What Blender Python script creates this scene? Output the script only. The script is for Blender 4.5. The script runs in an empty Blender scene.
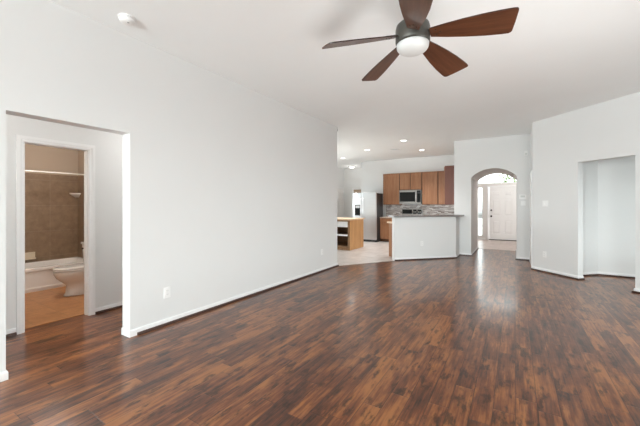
import bpy, bmesh, math, random
from mathutils import Vector, Matrix
random.seed(4)
PI = math.pi
R = math.radians
sc = bpy.context.scene
COL = sc.collection

# ------------------------------------------------------------------ camera
HZ, F, CAMH = 205.0, 315.0, 1.36
YAW = R(31.8)
cd = bpy.data.cameras.new('camera')
cd.sensor_fit = 'HORIZONTAL'
cd.sensor_width = 36.0
cd.lens = F / 640.0 * 36.0
cd.shift_y = -(213.0 - HZ) / 640.0
cd.clip_start = 0.05
cam = bpy.data.objects.new('camera', cd)
COL.objects.link(cam)
cam.location = (0, 0, CAMH)
cam.rotation_euler = (PI / 2, 0, YAW)
sc.camera = cam

# ------------------------------------------------------------------ world, exposure, lights
sc.view_settings.view_transform = 'Standard'
sc.view_settings.look = 'None'
sc.view_settings.gamma = 1.0
sc.view_settings.use_curve_mapping = False
sc.view_settings.exposure = 0.06
sc.cycles.use_denoising = True
sc.cycles.denoising_prefilter = 'ACCURATE'
sc.cycles.max_bounces = 14
sc.cycles.diffuse_bounces = 8
sc.cycles.glossy_bounces = 5
sc.cycles.transparent_max_bounces = 12
sc.cycles.sample_clamp_indirect = 6.0
sc.cycles.blur_glossy = 0.5
sc.cycles.caustics_reflective = False
sc.cycles.caustics_refractive = False

wd = bpy.data.worlds.new('world')
sc.world = wd
wd.use_nodes = True
bg = wd.node_tree.nodes['Background']
bg.inputs[0].default_value = (0.93, 0.97, 1.0, 1)
bg.inputs[1].default_value = 1.0
# sky above the horizon, sunlit pale ground below it
WSKY, WGROUND = 5.6, 0.4
_nt = wd.node_tree
_tc = _nt.nodes.new('ShaderNodeTexCoord')
_sp = _nt.nodes.new('ShaderNodeSeparateXYZ')
_rm = _nt.nodes.new('ShaderNodeValToRGB')
_mm = _nt.nodes.new('ShaderNodeMapRange')
_nt.links.new(_tc.outputs['Generated'], _sp.inputs[0])
_nt.links.new(_sp.outputs[2], _mm.inputs[0])
_mm.inputs[1].default_value = -0.03
_mm.inputs[2].default_value = 0.03
_nt.links.new(_mm.outputs[0], _rm.inputs[0])
_rm.color_ramp.elements[0].color = (WGROUND, WGROUND * 0.99, WGROUND * 0.97, 1)
_rm.color_ramp.elements[1].color = (WSKY * 0.93, WSKY * 0.97, WSKY, 1)
_nt.links.new(_rm.outputs[0], bg.inputs[0])


def area(name, loc, rot, sx, sy, power, color=(1, 1, 1), spread=PI):
    l = bpy.data.lights.new(name, 'AREA')
    l.shape = 'RECTANGLE'
    l.size, l.size_y = sx, sy
    l.energy = power
    l.color = color
    l.spread = spread
    o = bpy.data.objects.new(name, l)
    COL.objects.link(o)
    o.location = loc
    o.rotation_euler = rot
    return o


def point(name, loc, power, color=(1, 1, 1), size=0.08):
    l = bpy.data.lights.new(name, 'POINT')
    l.energy = power
    l.color = color
    l.shadow_soft_size = size
    o = bpy.data.objects.new(name, l)
    COL.objects.link(o)
    o.location = loc
    return o


def spot(name, loc, power, color=(1, 1, 1), size=0.06, angle=150):
    l = bpy.data.lights.new(name, 'SPOT')
    l.energy = power
    l.color = color
    l.shadow_soft_size = size
    l.spot_size = R(angle)
    l.spot_blend = 0.6
    o = bpy.data.objects.new(name, l)
    COL.objects.link(o)
    o.location = loc
    return o


BACKY = -5.0
WINX = [(-2.9, -1.35), (-0.95, 0.6), (1.0, 2.2)]
WINZ = (0.35, 2.55)
# daylight entering by the three living-room windows behind the camera
WINP = [360, 10, 185]
WINT = [98, 125, 120]
for k, (a, b) in enumerate(WINX):
    area('daylight_window', ((a + b) / 2, BACKY - 0.2, 1.45), (R(WINT[k]), 0, 0), b - a, 2.2, WINP[k] * (b - a) / 1.5, (0.93, 0.97, 1.0), R(150))


def portal(loc, rot, sx, sy):
    o = area('window_sky', loc, rot, sx, sy, 1)
    o.data.cycles.is_portal = True


for a, b in WINX:
    portal(((a + b) / 2, BACKY - 0.13, 1.45), (R(90), 0, 0), b - a, 2.2)
portal((2.73, 0.9, 1.55), (R(90), 0, R(90)), 2.6, 2.0)
portal((2.73, 4.1, 1.55), (R(90), 0, R(90)), 2.6, 2.0)
portal((2.73, 7.1, 1.3), (R(90), 0, R(90)), 1.0, 1.6)
portal((-7.13, 8.6, 1.6), (R(90), 0, R(-90)), 1.9, 1.4)
portal((-0.56, 14.03, 2.42), (R(90), 0, R(180)), 1.42, 0.47)
portal((-1.18, 14.03, 1.1), (R(90), 0, R(180)), 0.18, 1.92)
# unseen fill lights added for the ceiling and the kitchen
area('ceiling_fill', (1.0, 2.75, 0.32), Vector((-1.1, 0.5, 2.0)).to_track_quat('-Z', 'Y').to_euler(), 1.2, 1.2, 36, (1.0, 1.0, 0.98), R(150))  # added to lift the ceiling, stands in for a bounced flash
area('kitchen_fill', (-7.35, 8.6, 1.6), (R(125), 0, R(-90)), 1.8, 1.4, 108, (0.93, 0.97, 1.0))  # added as daylight behind the unseen kitchen window
# daylight on the entrance side
area('daylight_entrance', (-0.55, 14.6, 1.6), (R(90), 0, R(180)), 2.0, 2.4, 14, (1.0, 0.99, 0.97))


# ------------------------------------------------------------------ materials
def new_mat(name):
    m = bpy.data.materials.new(name)
    m.use_nodes = True
    nt = m.node_tree
    return m, nt, nt.nodes['Principled BSDF']


class NB:
    """small node builder"""
    def __init__(s, nt):
        s.nt = nt

    def n(s, t, **kw):
        x = s.nt.nodes.new(t)
        for k, v in kw.items():
            setattr(x, k, v)
        return x

    def link(s, a, b):
        s.nt.links.new(a, b)

    def math(s, op, a, b=None):
        x = s.n('ShaderNodeMath', operation=op)
        for i, v in enumerate((a, b)):
            if v is None:
                continue
            if isinstance(v, (int, float)):
                x.inputs[i].default_value = v
            else:
                s.link(v, x.inputs[i])
        return x.outputs[0]

    def xyz(s, a, b, c):
        x = s.n('ShaderNodeCombineXYZ')
        for i, v in enumerate((a, b, c)):
            if isinstance(v, (int, float)):
                x.inputs[i].default_value = v
            else:
                s.link(v, x.inputs[i])
        return x.outputs[0]

    def noise(s, vec, scale, detail=3, rough=0.5):
        x = s.n('ShaderNodeTexNoise')
        x.inputs['Scale'].default_value = scale
        x.inputs['Detail'].default_value = detail
        x.inputs['Roughness'].default_value = rough
        if vec is not None:
            s.link(vec, x.inputs['Vector'])
        return x.outputs['Fac']

    def ramp(s, fac, stops):
        x = s.n('ShaderNodeValToRGB')
        e = x.color_ramp.elements
        while len(e) < len(stops):
            e.new(0.5)
        for el, (p, c) in zip(e, stops):
            el.position = p
            el.color = (*c, 1) if len(c) == 3 else c
        s.link(fac, x.inputs[0])
        return x.outputs[0]

    def mix(s, fac, a, b, mode='MIX'):
        x = s.n('ShaderNodeMix', data_type='RGBA', blend_type=mode)
        if isinstance(fac, (int, float)):
            x.inputs[0].default_value = fac
        else:
            s.link(fac, x.inputs[0])
        for i, v in ((6, a), (7, b)):
            if isinstance(v, tuple):
                x.inputs[i].default_value = (*v, 1)
            else:
                s.link(v, x.inputs[i])
        return x.outputs[2]

    def bump(s, h, strength, dist, bsdf):
        x = s.n('ShaderNodeBump')
        x.inputs['Strength'].default_value = strength
        x.inputs['Distance'].default_value = dist
        s.link(h, x.inputs['Height'])
        s.link(x.outputs[0], bsdf.inputs['Normal'])


def simple(name, col, rough=0.5, metal=0.0, bump=0.0, bscale=60, vary=0.03, vscale=6, coat=0.0, stretch=None, spec=0.5):
    m, nt, b = new_mat(name)
    k = NB(nt)
    tc = k.n('ShaderNodeTexCoord').outputs['Object']
    if stretch:
        mp = k.n('ShaderNodeMapping')
        mp.inputs['Scale'].default_value = stretch
        k.link(tc, mp.inputs['Vector'])
        tc = mp.outputs[0]
    f = k.noise(tc, vscale, 3)
    lo = tuple(c * (1 - vary) for c in col)
    hi = tuple(min(1, c * (1 + vary)) for c in col)
    k.link(k.ramp(f, [(0.3, lo), (0.7, hi)]), b.inputs['Base Color'])
    b.inputs['Roughness'].default_value = rough
    b.inputs['Metallic'].default_value = metal
    b.inputs['Coat Weight'].default_value = coat
    b.inputs['Coat Roughness'].default_value = 0.1
    b.inputs['Specular IOR Level'].default_value = spec
    if bump:
        k.bump(k.noise(tc, bscale, 2), bump, 0.002, b)
    return m


def wood(name, dark, mid, light, axis='Z', rough=0.4, scale=1.0, coat=0.0):
    m, nt, b = new_mat(name)
    k = NB(nt)
    tc = k.n('ShaderNodeTexCoord').outputs['Object']
    mp = k.n('ShaderNodeMapping')
    s = [14 * scale] * 3
    s['XYZ'.index(axis)] = 1.3 * scale
    mp.inputs['Scale'].default_value = s
    k.link(tc, mp.inputs['Vector'])
    f = k.noise(mp.outputs[0], 1.0, 5, 0.6)
    f2 = k.noise(mp.outputs[0], 5.0, 2, 0.5)
    f = k.math('ADD', k.math('MULTIPLY', f, 0.75), k.math('MULTIPLY', f2, 0.25))
    k.link(k.ramp(f, [(0.32, dark), (0.5, mid), (0.68, light)]), b.inputs['Base Color'])
    b.inputs['Roughness'].default_value = rough
    b.inputs['Coat Weight'].default_value = coat
    b.inputs['Specular IOR Level'].default_value = 0.32
    b.inputs['Coat Roughness'].default_value = 0.15
    k.bump(f, 0.08, 0.002, b)
    return m


def emit(name, col, strength):
    m, nt, b = new_mat(name)
    b.inputs['Base Color'].default_value = (*col, 1)
    b.inputs['Emission Color'].default_value = (*col, 1)
    b.inputs['Emission Strength'].default_value = strength
    b.inputs['Roughness'].default_value = 0.4
    m.cycles.emission_sampling = 'NONE'
    return m


def glass_pane(name):
    m, nt, b = new_mat(name)
    k = NB(nt)
    tr = k.n('ShaderNodeBsdfTransparent')
    tr.inputs[0].default_value = (0.93, 0.96, 0.95, 1)
    gl = k.n('ShaderNodeBsdfGlossy')
    gl.inputs['Roughness'].default_value = 0.03
    mx = k.n('ShaderNodeMixShader')
    mx.inputs[0].default_value = 0.06
    k.link(tr.outputs[0], mx.inputs[1])
    k.link(gl.outputs[0], mx.inputs[2])
    k.link(mx.outputs[0], nt.nodes['Material Output'].inputs[0])
    return m


def plank_floor():
    m, nt, b = new_mat('hardwood_planks')
    k = NB(nt)
    tc = k.n('ShaderNodeTexCoord').outputs['Object']
    sp = k.n('ShaderNodeSeparateXYZ')
    k.link(tc, sp.inputs[0])
    x, y = sp.outputs[0], sp.outputs[1]
    u = k.math('DIVIDE', x, 0.127)
    i = k.math('FLOOR', u)
    fu = k.math('FRACT', u)
    wn1 = k.n('ShaderNodeTexWhiteNoise', noise_dimensions='1D')
    k.link(i, wn1.inputs['W'])
    v = k.math('ADD', k.math('DIVIDE', y, 0.95), k.math('MULTIPLY', wn1.outputs['Value'], 9.0))
    j = k.math('FLOOR', v)
    fv = k.math('FRACT', v)
    wn = k.n('ShaderNodeTexWhiteNoise', noise_dimensions='2D')
    k.link(k.xyz(i, j, 0), wn.inputs['Vector'])
    rnd = wn.outputs['Value']
    off = k.math('MULTIPLY', rnd, 40.0)
    # grain: long streaks, blotches and knots, shifted per plank
    grain = k.noise(k.xyz(k.math('MULTIPLY', x, 36), k.math('MULTIPLY', y, 2.2), off), 1.0, 4, 0.6)
    grain2 = k.noise(k.xyz(k.math('MULTIPLY', x, 110), k.math('MULTIPLY', y, 7.0), off), 1.0, 3, 0.6)
    grain = k.math('ADD', k.math('MULTIPLY', grain, 0.72), k.math('MULTIPLY', grain2, 0.28))
    blot = k.noise(k.xyz(k.math('MULTIPLY', x, 10), k.math('MULTIPLY', y, 2.6), off), 1.0, 4, 0.6)
    blot2 = k.noise(k.xyz(k.math('MULTIPLY', x, 14), k.math('MULTIPLY', y, 4.5), k.math('ADD', off, 7.3)), 1.0, 4, 0.65)
    tone = k.math('ADD', k.math('ADD', k.math('MULTIPLY', rnd, 0.13), k.math('MULTIPLY', grain, 0.62)), k.math('MULTIPLY', blot, 0.45))
    col = k.ramp(tone, [(0.42, (0.014, 0.0065, 0.005)), (0.50, (0.070, 0.0225, 0.0100)), (0.585, (0.138, 0.043, 0.0160)), (0.70, (0.29, 0.110, 0.034))])
    patch = k.ramp(blot2, [(0.36, (0.16, 0.15, 0.16)), (0.46, (1, 1, 1))])
    col = k.mix(0.85, col, patch, 'MULTIPLY')
    # seams
    eu = k.math('MINIMUM', fu, k.math('SUBTRACT', 1.0, fu))
    ev = k.math('MINIMUM', fv, k.math('SUBTRACT', 1.0, fv))
    su = k.n('ShaderNodeMapRange', interpolation_type='SMOOTHSTEP')
    k.link(eu, su.inputs[0])
    su.inputs[1].default_value = 0.0
    su.inputs[2].default_value = 0.035
    sv = k.n('ShaderNodeMapRange', interpolation_type='SMOOTHSTEP')
    k.link(ev, sv.inputs[0])
    sv.inputs[1].default_value = 0.0
    sv.inputs[2].default_value = 0.004
    seam = k.math('MINIMUM', su.outputs[0], sv.outputs[0])
    sc_ = k.ramp(seam, [(0.0, (0.25, 0.22, 0.22)), (0.8, (1, 1, 1))])
    col = k.mix(0.9, col, sc_, 'MULTIPLY')
    k.link(col, b.inputs['Base Color'])
    b.inputs['Roughness'].default_value = 0.28
    b.inputs['Specular IOR Level'].default_value = 0.40
    b.inputs['Coat Weight'].default_value = 0.22
    b.inputs['Coat Roughness'].default_value = 0.12
    # hand-scraped waviness
    scr = k.noise(k.xyz(k.math('MULTIPLY', x, 9), k.math('MULTIPLY', y, 16), off), 1.0, 2, 0.5)
    h = k.math('ADD', k.math('ADD', k.math('MULTIPLY', scr, 0.5), k.math('MULTIPLY', grain, 0.18)), k.math('MULTIPLY', seam, 0.35))
    k.bump(h, 0.3, 0.005, b)
    return m


def tile_mat(name, c1, c2, grout, w, h, axes='XY', rough=0.35, offset=0.0, mortar=0.004, vary=8.0, bump=0.15):
    m, nt, b = new_mat(name)
    k = NB(nt)
    tc = k.n('ShaderNodeTexCoord').outputs['Object']
    sp = k.n('ShaderNodeSeparateXYZ')
    k.link(tc, sp.inputs[0])
    a = [sp.outputs['XYZ'.index(c)] for c in axes]
    vec = k.xyz(a[0], a[1], 0)
    br = k.n('ShaderNodeTexBrick')
    br.offset = offset
    br.inputs['Scale'].default_value = 1.0
    br.inputs['Brick Width'].default_value = w
    br.inputs['Row Height'].default_value = h
    br.inputs['Mortar Size'].default_value = mortar
    br.inputs['Mortar Smooth'].default_value = 0.2
    br.inputs['Color1'].default_value = (*c1, 1)
    br.inputs['Color2'].default_value = (*c2, 1)
    br.inputs['Mortar'].default_value = (*grout, 1)
    k.link(vec, br.inputs['Vector'])
    f = k.noise(tc, vary, 5, 0.65)
    sh = k.ramp(f, [(0.3, (0.72, 0.7, 0.68)), (0.7, (1.12, 1.12, 1.12))])
    k.link(k.mix(0.8, br.outputs['Color'], sh, 'MULTIPLY'), b.inputs['Base Color'])
    b.inputs['Roughness'].default_value = rough
    k.bump(k.math('SUBTRACT', 1.0, br.outputs['Fac']), bump, 0.003, b)
    return m


def mosaic(name, axes='XZ'):
    m, nt, b = new_mat(name)
    k = NB(nt)
    tc = k.n('ShaderNodeTexCoord').outputs['Object']
    sp = k.n('ShaderNodeSeparateXYZ')
    k.link(tc, sp.inputs[0])
    a = [sp.outputs['XYZ'.index(c)] for c in axes]
    row = k.math('FLOOR', k.math('DIVIDE', a[1], 0.03))
    fr = k.math('FRACT', k.math('DIVIDE', a[1], 0.03))
    w1 = k.n('ShaderNodeTexWhiteNoise', noise_dimensions='1D')
    k.link(row, w1.inputs['W'])
    uu = k.math('ADD', k.math('DIVIDE', a[0], 0.12), k.math('MULTIPLY', w1.outputs['Value'], 5))
    ci = k.math('FLOOR', uu)
    fc = k.math('FRACT', uu)
    w2 = k.n('ShaderNodeTexWhiteNoise', noise_dimensions='2D')
    k.link(k.xyz(ci, row, 0), w2.inputs['Vector'])
    col = k.ramp(w2.outputs['Value'], [(0.0, (0.24, 0.19, 0.17)), (0.3, (0.42, 0.38, 0.365)), (0.6, (0.60, 0.57, 0.555)), (1.0, (0.80, 0.79, 0.78))])
    g1 = k.math('LESS_THAN', fr, 0.09)
    g2 = k.math('LESS_THAN', fc, 0.025)
    g = k.math('MAXIMUM', g1, g2)
    k.link(k.mix(g, col, (0.6, 0.58, 0.56)), b.inputs['Base Color'])
    b.inputs['Roughness'].default_value = 0.25
    return m


M = {}
M['wall'] = simple('wall_paint', (0.772, 0.776, 0.770), 0.75, bump=0.06, bscale=140, vary=0.006, vscale=2)
M['wallshade'] = simple('entry_wall_shade', (0.74, 0.715, 0.695), 0.75, bump=0.06, bscale=140, vary=0.006, vscale=2)  # wall colour dimmed and warmed, painting in the weaker light of passage and entry
M['bathwall'] = simple('bath_wall_paint', (0.50, 0.41, 0.32), 0.75, bump=0.06, bscale=140, vary=0.01, vscale=2)
M['ceiling'] = simple('ceiling_paint', (0.935, 0.955, 0.955), 0.9, bump=0.08, bscale=90, vary=0.008, vscale=2)
M['trim'] = simple('trim_white', (0.86, 0.86, 0.86), 0.35, vary=0.008)
M['plate'] = simple('plastic_white', (0.88, 0.88, 0.87), 0.35, vary=0.01)
M['plastic_gray'] = simple('plastic_gray', (0.45, 0.45, 0.45), 0.4, vary=0.02)
M['display_pale'] = simple('pale_display', (0.66, 0.68, 0.66), 0.3, vary=0.02)
M['slot'] = simple('slot_dark', (0.03, 0.03, 0.03), 0.5)
M['shoe'] = simple('shoe_molding_brown', (0.055, 0.024, 0.016), 0.35, vary=0.15, vscale=12)
M['floor'] = plank_floor()
M['kitchen_tile'] = tile_mat('kitchen_tile', (0.52, 0.47, 0.44), (0.58, 0.53, 0.50), (0.44, 0.40, 0.37), 0.45, 0.45, vary=4)
M['foyer_tile'] = tile_mat('foyer_tile', (0.55, 0.45, 0.41), (0.60, 0.50, 0.46), (0.45, 0.37, 0.33), 0.45, 0.45, vary=4)
M['bath_floor'] = tile_mat('bath_floor_tile', (0.47, 0.22, 0.085), (0.53, 0.26, 0.105), (0.38, 0.19, 0.085), 0.33, 0.33, vary=9)
M['bath_tile'] = tile_mat('bath_wall_tile', (0.27, 0.188, 0.122), (0.30, 0.21, 0.138), (0.33, 0.25, 0.185), 0.45, 0.45, 'YZ', vary=9)
M['bath_tile_x'] = tile_mat('bath_wall_tile_shaded', (0.25, 0.168, 0.105), (0.28, 0.19, 0.12), (0.31, 0.23, 0.17), 0.45, 0.45, 'XZ', vary=9)  # same tile coloured darker, painting in the shade of the angled end wall
M['mosaic'] = mosaic('mosaic_backsplash', 'XZ')
M['mosaic_y'] = mosaic('mosaic_backsplash_side', 'YZ')
M['cab'] = wood('cabinet_maple_stain', (0.25, 0.112, 0.053), (0.315, 0.148, 0.073), (0.37, 0.185, 0.097), 'Z', 0.38)
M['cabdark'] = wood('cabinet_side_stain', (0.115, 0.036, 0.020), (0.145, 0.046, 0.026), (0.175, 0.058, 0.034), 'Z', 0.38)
M['cabgap'] = simple('cabinet_shadow_line', (0.10, 0.045, 0.02), 0.6)
M['oak'] = wood('island_oak', (0.42, 0.22, 0.085), (0.53, 0.29, 0.12), (0.61, 0.36, 0.16), 'Z', 0.45)
M['oakdark'] = wood('island_frame_oak', (0.22, 0.12, 0.06), (0.29, 0.165, 0.085), (0.36, 0.21, 0.115), 'Z', 0.45)
M['butcher'] = wood('island_top_wood', (0.60, 0.43, 0.28), (0.70, 0.52, 0.35), (0.78, 0.60, 0.43), 'X', 0.4)
M['granite'] = simple('bar_granite', (0.20, 0.185, 0.18), 0.25, vary=0.45, vscale=90)
M['laminate'] = simple('counter_beige', (0.55, 0.44, 0.36), 0.35, vary=0.15, vscale=60)
M['steel'] = simple('stainless_steel', (0.74, 0.75, 0.76), 0.30, metal=0.9, vary=0.04, vscale=2, stretch=(1, 1, 40))
M['steeldark'] = simple('fridge_side_gray', (0.045, 0.047, 0.05), 0.35, vary=0.08)
M['steel2'] = simple('stainless_dark', (0.34, 0.325, 0.31), 0.32, metal=0.9, vary=0.04, vscale=2, stretch=(1, 1, 40))
M['black'] = simple('black_glass', (0.012, 0.013, 0.013), 0.12, spec=0.2)
M['blackmat'] = simple('black_plastic', (0.02, 0.02, 0.02), 0.5)
M['fanmetal'] = simple('fan_pewter', (0.085, 0.082, 0.072), 0.38, metal=0.5, vary=0.06)
M['blade'] = wood('fan_blade_walnut', (0.056, 0.020, 0.010), (0.098, 0.036, 0.017), (0.14, 0.055, 0.026), 'X', 0.40, 1.2, coat=0.3)
M['bladeedge'] = simple('fan_blade_edge', (0.03, 0.012, 0.009), 0.35)
M['screw'] = simple('fan_screw', (0.06, 0.035, 0.025), 0.35, metal=0.8)
M['ceramic'] = simple('white_porcelain', (0.80, 0.79, 0.77), 0.12, vary=0.01, coat=0.3)
M['tub'] = simple('tub_enamel', (0.86, 0.85, 0.83), 0.2, vary=0.01)
M['soap'] = simple('cream_ceramic', (0.72, 0.63, 0.50), 0.25)
M['bronze'] = simple('dark_bronze', (0.04, 0.03, 0.025), 0.35, metal=0.8)
M['rod'] = simple('white_rod_enamel', (0.82, 0.80, 0.76), 0.3)
M['lamp'] = emit('recessed_lamp_lens', (1.0, 0.97, 0.92), 6.0)
M['bowl'] = emit('fan_light_bowl_glass', (0.66, 0.67, 0.66), 0.10)
M['bathglobe'] = emit('bath_globe', (1.0, 0.92, 0.82), 4.0)
M['whiteglobe'] = emit('white_globe', (1.0, 0.97, 0.93), 1.3)
M['glass'] = glass_pane('window_glass')
M['door'] = simple('door_white_paint', (0.85, 0.84, 0.83), 0.4, vary=0.008)
M['browndoor'] = simple('far_door_tan', (0.42, 0.30, 0.21), 0.5)
M['leaf'] = simple('tree_leaves', (0.16, 0.24, 0.05), 0.6, vary=0.5, vscale=3)
M['bark'] = simple('tree_bark', (0.14, 0.10, 0.07), 0.8, vary=0.2, bump=0.4, bscale=20)
M['concrete'] = simple('porch_concrete', (0.5, 0.49, 0.46), 0.9, vary=0.08)


# ------------------------------------------------------------------ mesh helpers
def box(bm, x0, x1, y0, y1, z0, z1, mi=0, mat=None):
    vs = [Vector((x, y, z)) for z in (z0, z1) for y in (y0, y1) for x in (x0, x1)]
    if mat is not None:
        vs = [mat @ v for v in vs]
    vs = [bm.verts.new(v) for v in vs]
    for f in ((0, 2, 3, 1), (4, 5, 7, 6), (0, 1, 5, 4), (2, 6, 7, 3), (0, 4, 6, 2), (1, 3, 7, 5)):
        bm.faces.new([vs[i] for i in f]).material_index = mi
    return vs


def bbox(bm, x0, x1, y0, y1, z0, z1, bev=0.004, seg=2, mi=0, mat=None):
    t = bmesh.new()
    box(t, x0, x1, y0, y1, z0, z1, mi)
    bev = min(bev, 0.45 * min(abs(x1 - x0), abs(y1 - y0), abs(z1 - z0)))
    bmesh.ops.bevel(t, geom=list(t.edges), offset=bev, segments=seg, profile=0.7, affect='EDGES')
    join(bm, t, mat)


def join(bm, t, mat=None):
    m = {}
    for v in t.verts:
        m[v] = bm.verts.new((mat @ v.co) if mat is not None else v.co)
    for f in t.faces:
        try:
            nf = bm.faces.new([m[v] for v in f.verts])
            nf.material_index = f.material_index
            nf.smooth = f.smooth
        except ValueError:
            pass
    t.free()


def prism(bm, pts, z0, z1, mi=0, frame=None):
    """extrude a 2-D polygon between z0 and z1; frame maps local (x,y,z) to object space"""
    fr = frame or (lambda x, y, z: (x, y, z))
    lo = [bm.verts.new(fr(x, y, z0)) for x, y in pts]
    hi = [bm.verts.new(fr(x, y, z1)) for x, y in pts]
    n = len(pts)
    fs = [bm.faces.new(lo[::-1]), bm.faces.new(hi)]
    for i in range(n):
        fs.append(bm.faces.new((lo[i], lo[(i + 1) % n], hi[(i + 1) % n], hi[i])))
    for f in fs:
        f.material_index = mi
    return fs


def tube(bm, pts, r, seg=12, cap=True, mi=0):
    pts = [Vector(p) for p in pts]
    rs = r if isinstance(r, (list, tuple)) else [r] * len(pts)
    rings = []
    for i, p in enumerate(pts):
        d = (pts[min(i + 1, len(pts) - 1)] - pts[max(i - 1, 0)]).normalized()
        a = d.orthogonal().normalized() if i == 0 else (prev - d * prev.dot(d)).normalized()
        prev = a
        b = d.cross(a)
        rings.append([bm.verts.new(p + (a * math.cos(2 * PI * k / seg) + b * math.sin(2 * PI * k / seg)) * rs[i]) for k in range(seg)])
    for q in range(len(rings) - 1):
        for k in range(seg):
            f = bm.faces.new((rings[q][k], rings[q][(k + 1) % seg], rings[q + 1][(k + 1) % seg], rings[q + 1][k]))
            f.smooth = True
            f.material_index = mi
    if cap:
        bm.faces.new(rings[0][::-1]).material_index = mi
        bm.faces.new(rings[-1]).material_index = mi


def lathe(bm, prof, seg=32, mat=None, sx=1, sy=1, cx=0, cy=0, mi=0, smooth=True):
    """profile of (radius, z) revolved about z"""
    rings = []
    for r, z in prof:
        if r < 1e-5:
            co = Vector((cx, cy, z))
            rings.append([bm.verts.new(mat @ co if mat is not None else co)])
        else:
            ring = []
            for k in range(seg):
                co = Vector((cx + sx * r * math.cos(2 * PI * k / seg), cy + sy * r * math.sin(2 * PI * k / seg), z))
                ring.append(bm.verts.new(mat @ co if mat is not None else co))
            rings.append(ring)
    for a, b in zip(rings, rings[1:]):
        for k in range(seg):
            k2 = (k + 1) % seg
            if len(a) == 1 and len(b) == 1:
                continue
            if len(a) == 1:
                f = bm.faces.new((a[0], b[k2], b[k]))
            elif len(b) == 1:
                f = bm.faces.new((a[k], a[k2], b[0]))
            else:
                f = bm.faces.new((a[k], a[k2], b[k2], b[k]))
            f.smooth = smooth
            f.material_index = mi
    if len(rings[0]) > 1:
        bm.faces.new(rings[0][::-1]).material_index = mi
    if len(rings[-1]) > 1:
        bm.faces.new(rings[-1]).material_index = mi


def loft(bm, rings, cap0=True, cap1=True, mi=0, smooth=True):
    vr = [[bm.verts.new(p) for p in ring] for ring in rings]
    n = len(vr[0])
    for a, b in zip(vr, vr[1:]):
        for k in range(n):
            f = bm.faces.new((a[k], a[(k + 1) % n], b[(k + 1) % n], b[k]))
            f.smooth = smooth
            f.material_index = mi
    if cap0:
        bm.faces.new(vr[0][::-1]).material_index = mi
    if cap1:
        bm.faces.new(vr[-1]).material_index = mi


def obj(name, bm, mats, parent=None, label=None):
    bmesh.ops.recalc_face_normals(bm, faces=list(bm.faces))
    me = bpy.data.meshes.new(name)
    bm.to_mesh(me)
    bm.free()
    for m in (mats if isinstance(mats, (list, tuple)) else [mats]):
        me.materials.append(M[m] if isinstance(m, str) else m)
    o = bpy.data.objects.new(name, me)
    COL.objects.link(o)
    if parent is not None:
        o.parent = parent
    if label:
        o['label'] = label
    return o


def tag(o, label, cat, group=None, kind=None):
    o['label'] = label
    o['category'] = cat
    if group:
        o['group'] = group
    if kind:
        o['kind'] = kind
    return o


def thing(name, label, cat, loc=(0, 0, 0), rotz=0.0, group=None, kind=None):
    o = bpy.data.objects.new(name, None)
    o.empty_display_size = 0.1
    COL.objects.link(o)
    o.location = loc
    o.rotation_euler = (0, 0, rotz)
    return tag(o, label, cat, group, kind)


def struct(name, bm, mats, label, cat):
    return tag(obj(name, bm, mats), label, cat, kind='structure')


def dup(root, loc, rotz=None, label=None):
    r = root.copy()
    COL.objects.link(r)
    r.location = loc
    if rotz is not None:
        r.rotation_euler = (0, 0, rotz)
    if label:
        r['label'] = label
    for ch in list(root.children):
        c = ch.copy()
        COL.objects.link(c)
        c.parent = r
        for g in list(ch.children):
            d = g.copy()
            COL.objects.link(d)
            d.parent = c
    return r


H = 3.1
T = 0.115


def wall(name, p0, p1, label, openings=(), t=T, z0=0.0, z1=H, mat='wall'):
    """wall whose room face runs p0->p1; thickness goes to the left of that direction. openings: (s0,s1,za,zb)"""
    p0, p1 = Vector(p0), Vector(p1)
    d = p1 - p0
    L = d.length
    d /= L
    nrm = Vector((-d.y, d.x))
    def fr(s, z, w):
        q = p0 + d * s + nrm * w
        return (q.x, q.y, z)
    bm = bmesh.new()
    def piece(s0, s1, za, zb):
        if s1 - s0 > 1e-4 and zb - za > 1e-4:
            prism(bm, [(s0, za), (s1, za), (s1, zb), (s0, zb)], 0, t, frame=fr)
    s = 0.0
    cols = {}
    for o in sorted(openings):
        cols.setdefault((o[0], o[1]), []).append((o[2], o[3]))
    for (a, b), zs in sorted(cols.items()):
        piece(s, a, z0, z1)
        z = z0
        for za, zb in sorted(zs):
            piece(a, b, z, za)
            z = zb
        piece(a, b, z, z1)
        s = b
    piece(s, L, z0, z1)
    return struct(name, bm, mat, label, 'wall')


def offset_path(path, w):
    """offset an open polyline to its right by w, with mitres"""
    P = [Vector(p) for p in path]
    out = []
    for i, p in enumerate(P):
        ns = []
        if i > 0:
            d = (P[i] - P[i - 1]).normalized()
            ns.append(Vector((d.y, -d.x)))
        if i < len(P) - 1:
            d = (P[i + 1] - P[i]).normalized()
            ns.append(Vector((d.y, -d.x)))
        n = sum(ns, Vector((0, 0)))
        n = n / n.dot(ns[0]) if len(ns) == 2 else ns[0]
        out.append(p + n * w)
    return out


def sweep(bm, path, prof, mi=0):
    """prof: list of (offset to the right, z), closed"""
    paths = [offset_path(path, o) for o, z in prof]
    n = len(prof)
    rows = [[bm.verts.new((paths[k][i].x, paths[k][i].y, prof[k][1])) for k in range(n)] for i in range(len(path))]
    for a, b in zip(rows, rows[1:]):
        for k in range(n):
            bm.faces.new((a[k], a[(k + 1) % n], b[(k + 1) % n], b[k])).material_index = mi
    bm.faces.new(rows[0][::-1]).material_index = mi
    bm.faces.new(rows[-1]).material_index = mi


BASE = [(0, 0.0), (0.012, 0.0), (0.012, 0.056), (0.008, 0.068), (0, 0.070)]
SHOE = [(0.012, 0.0), (0.030, 0.0), (0.029, 0.014), (0.023, 0.023), (0.012, 0.028)]


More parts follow.
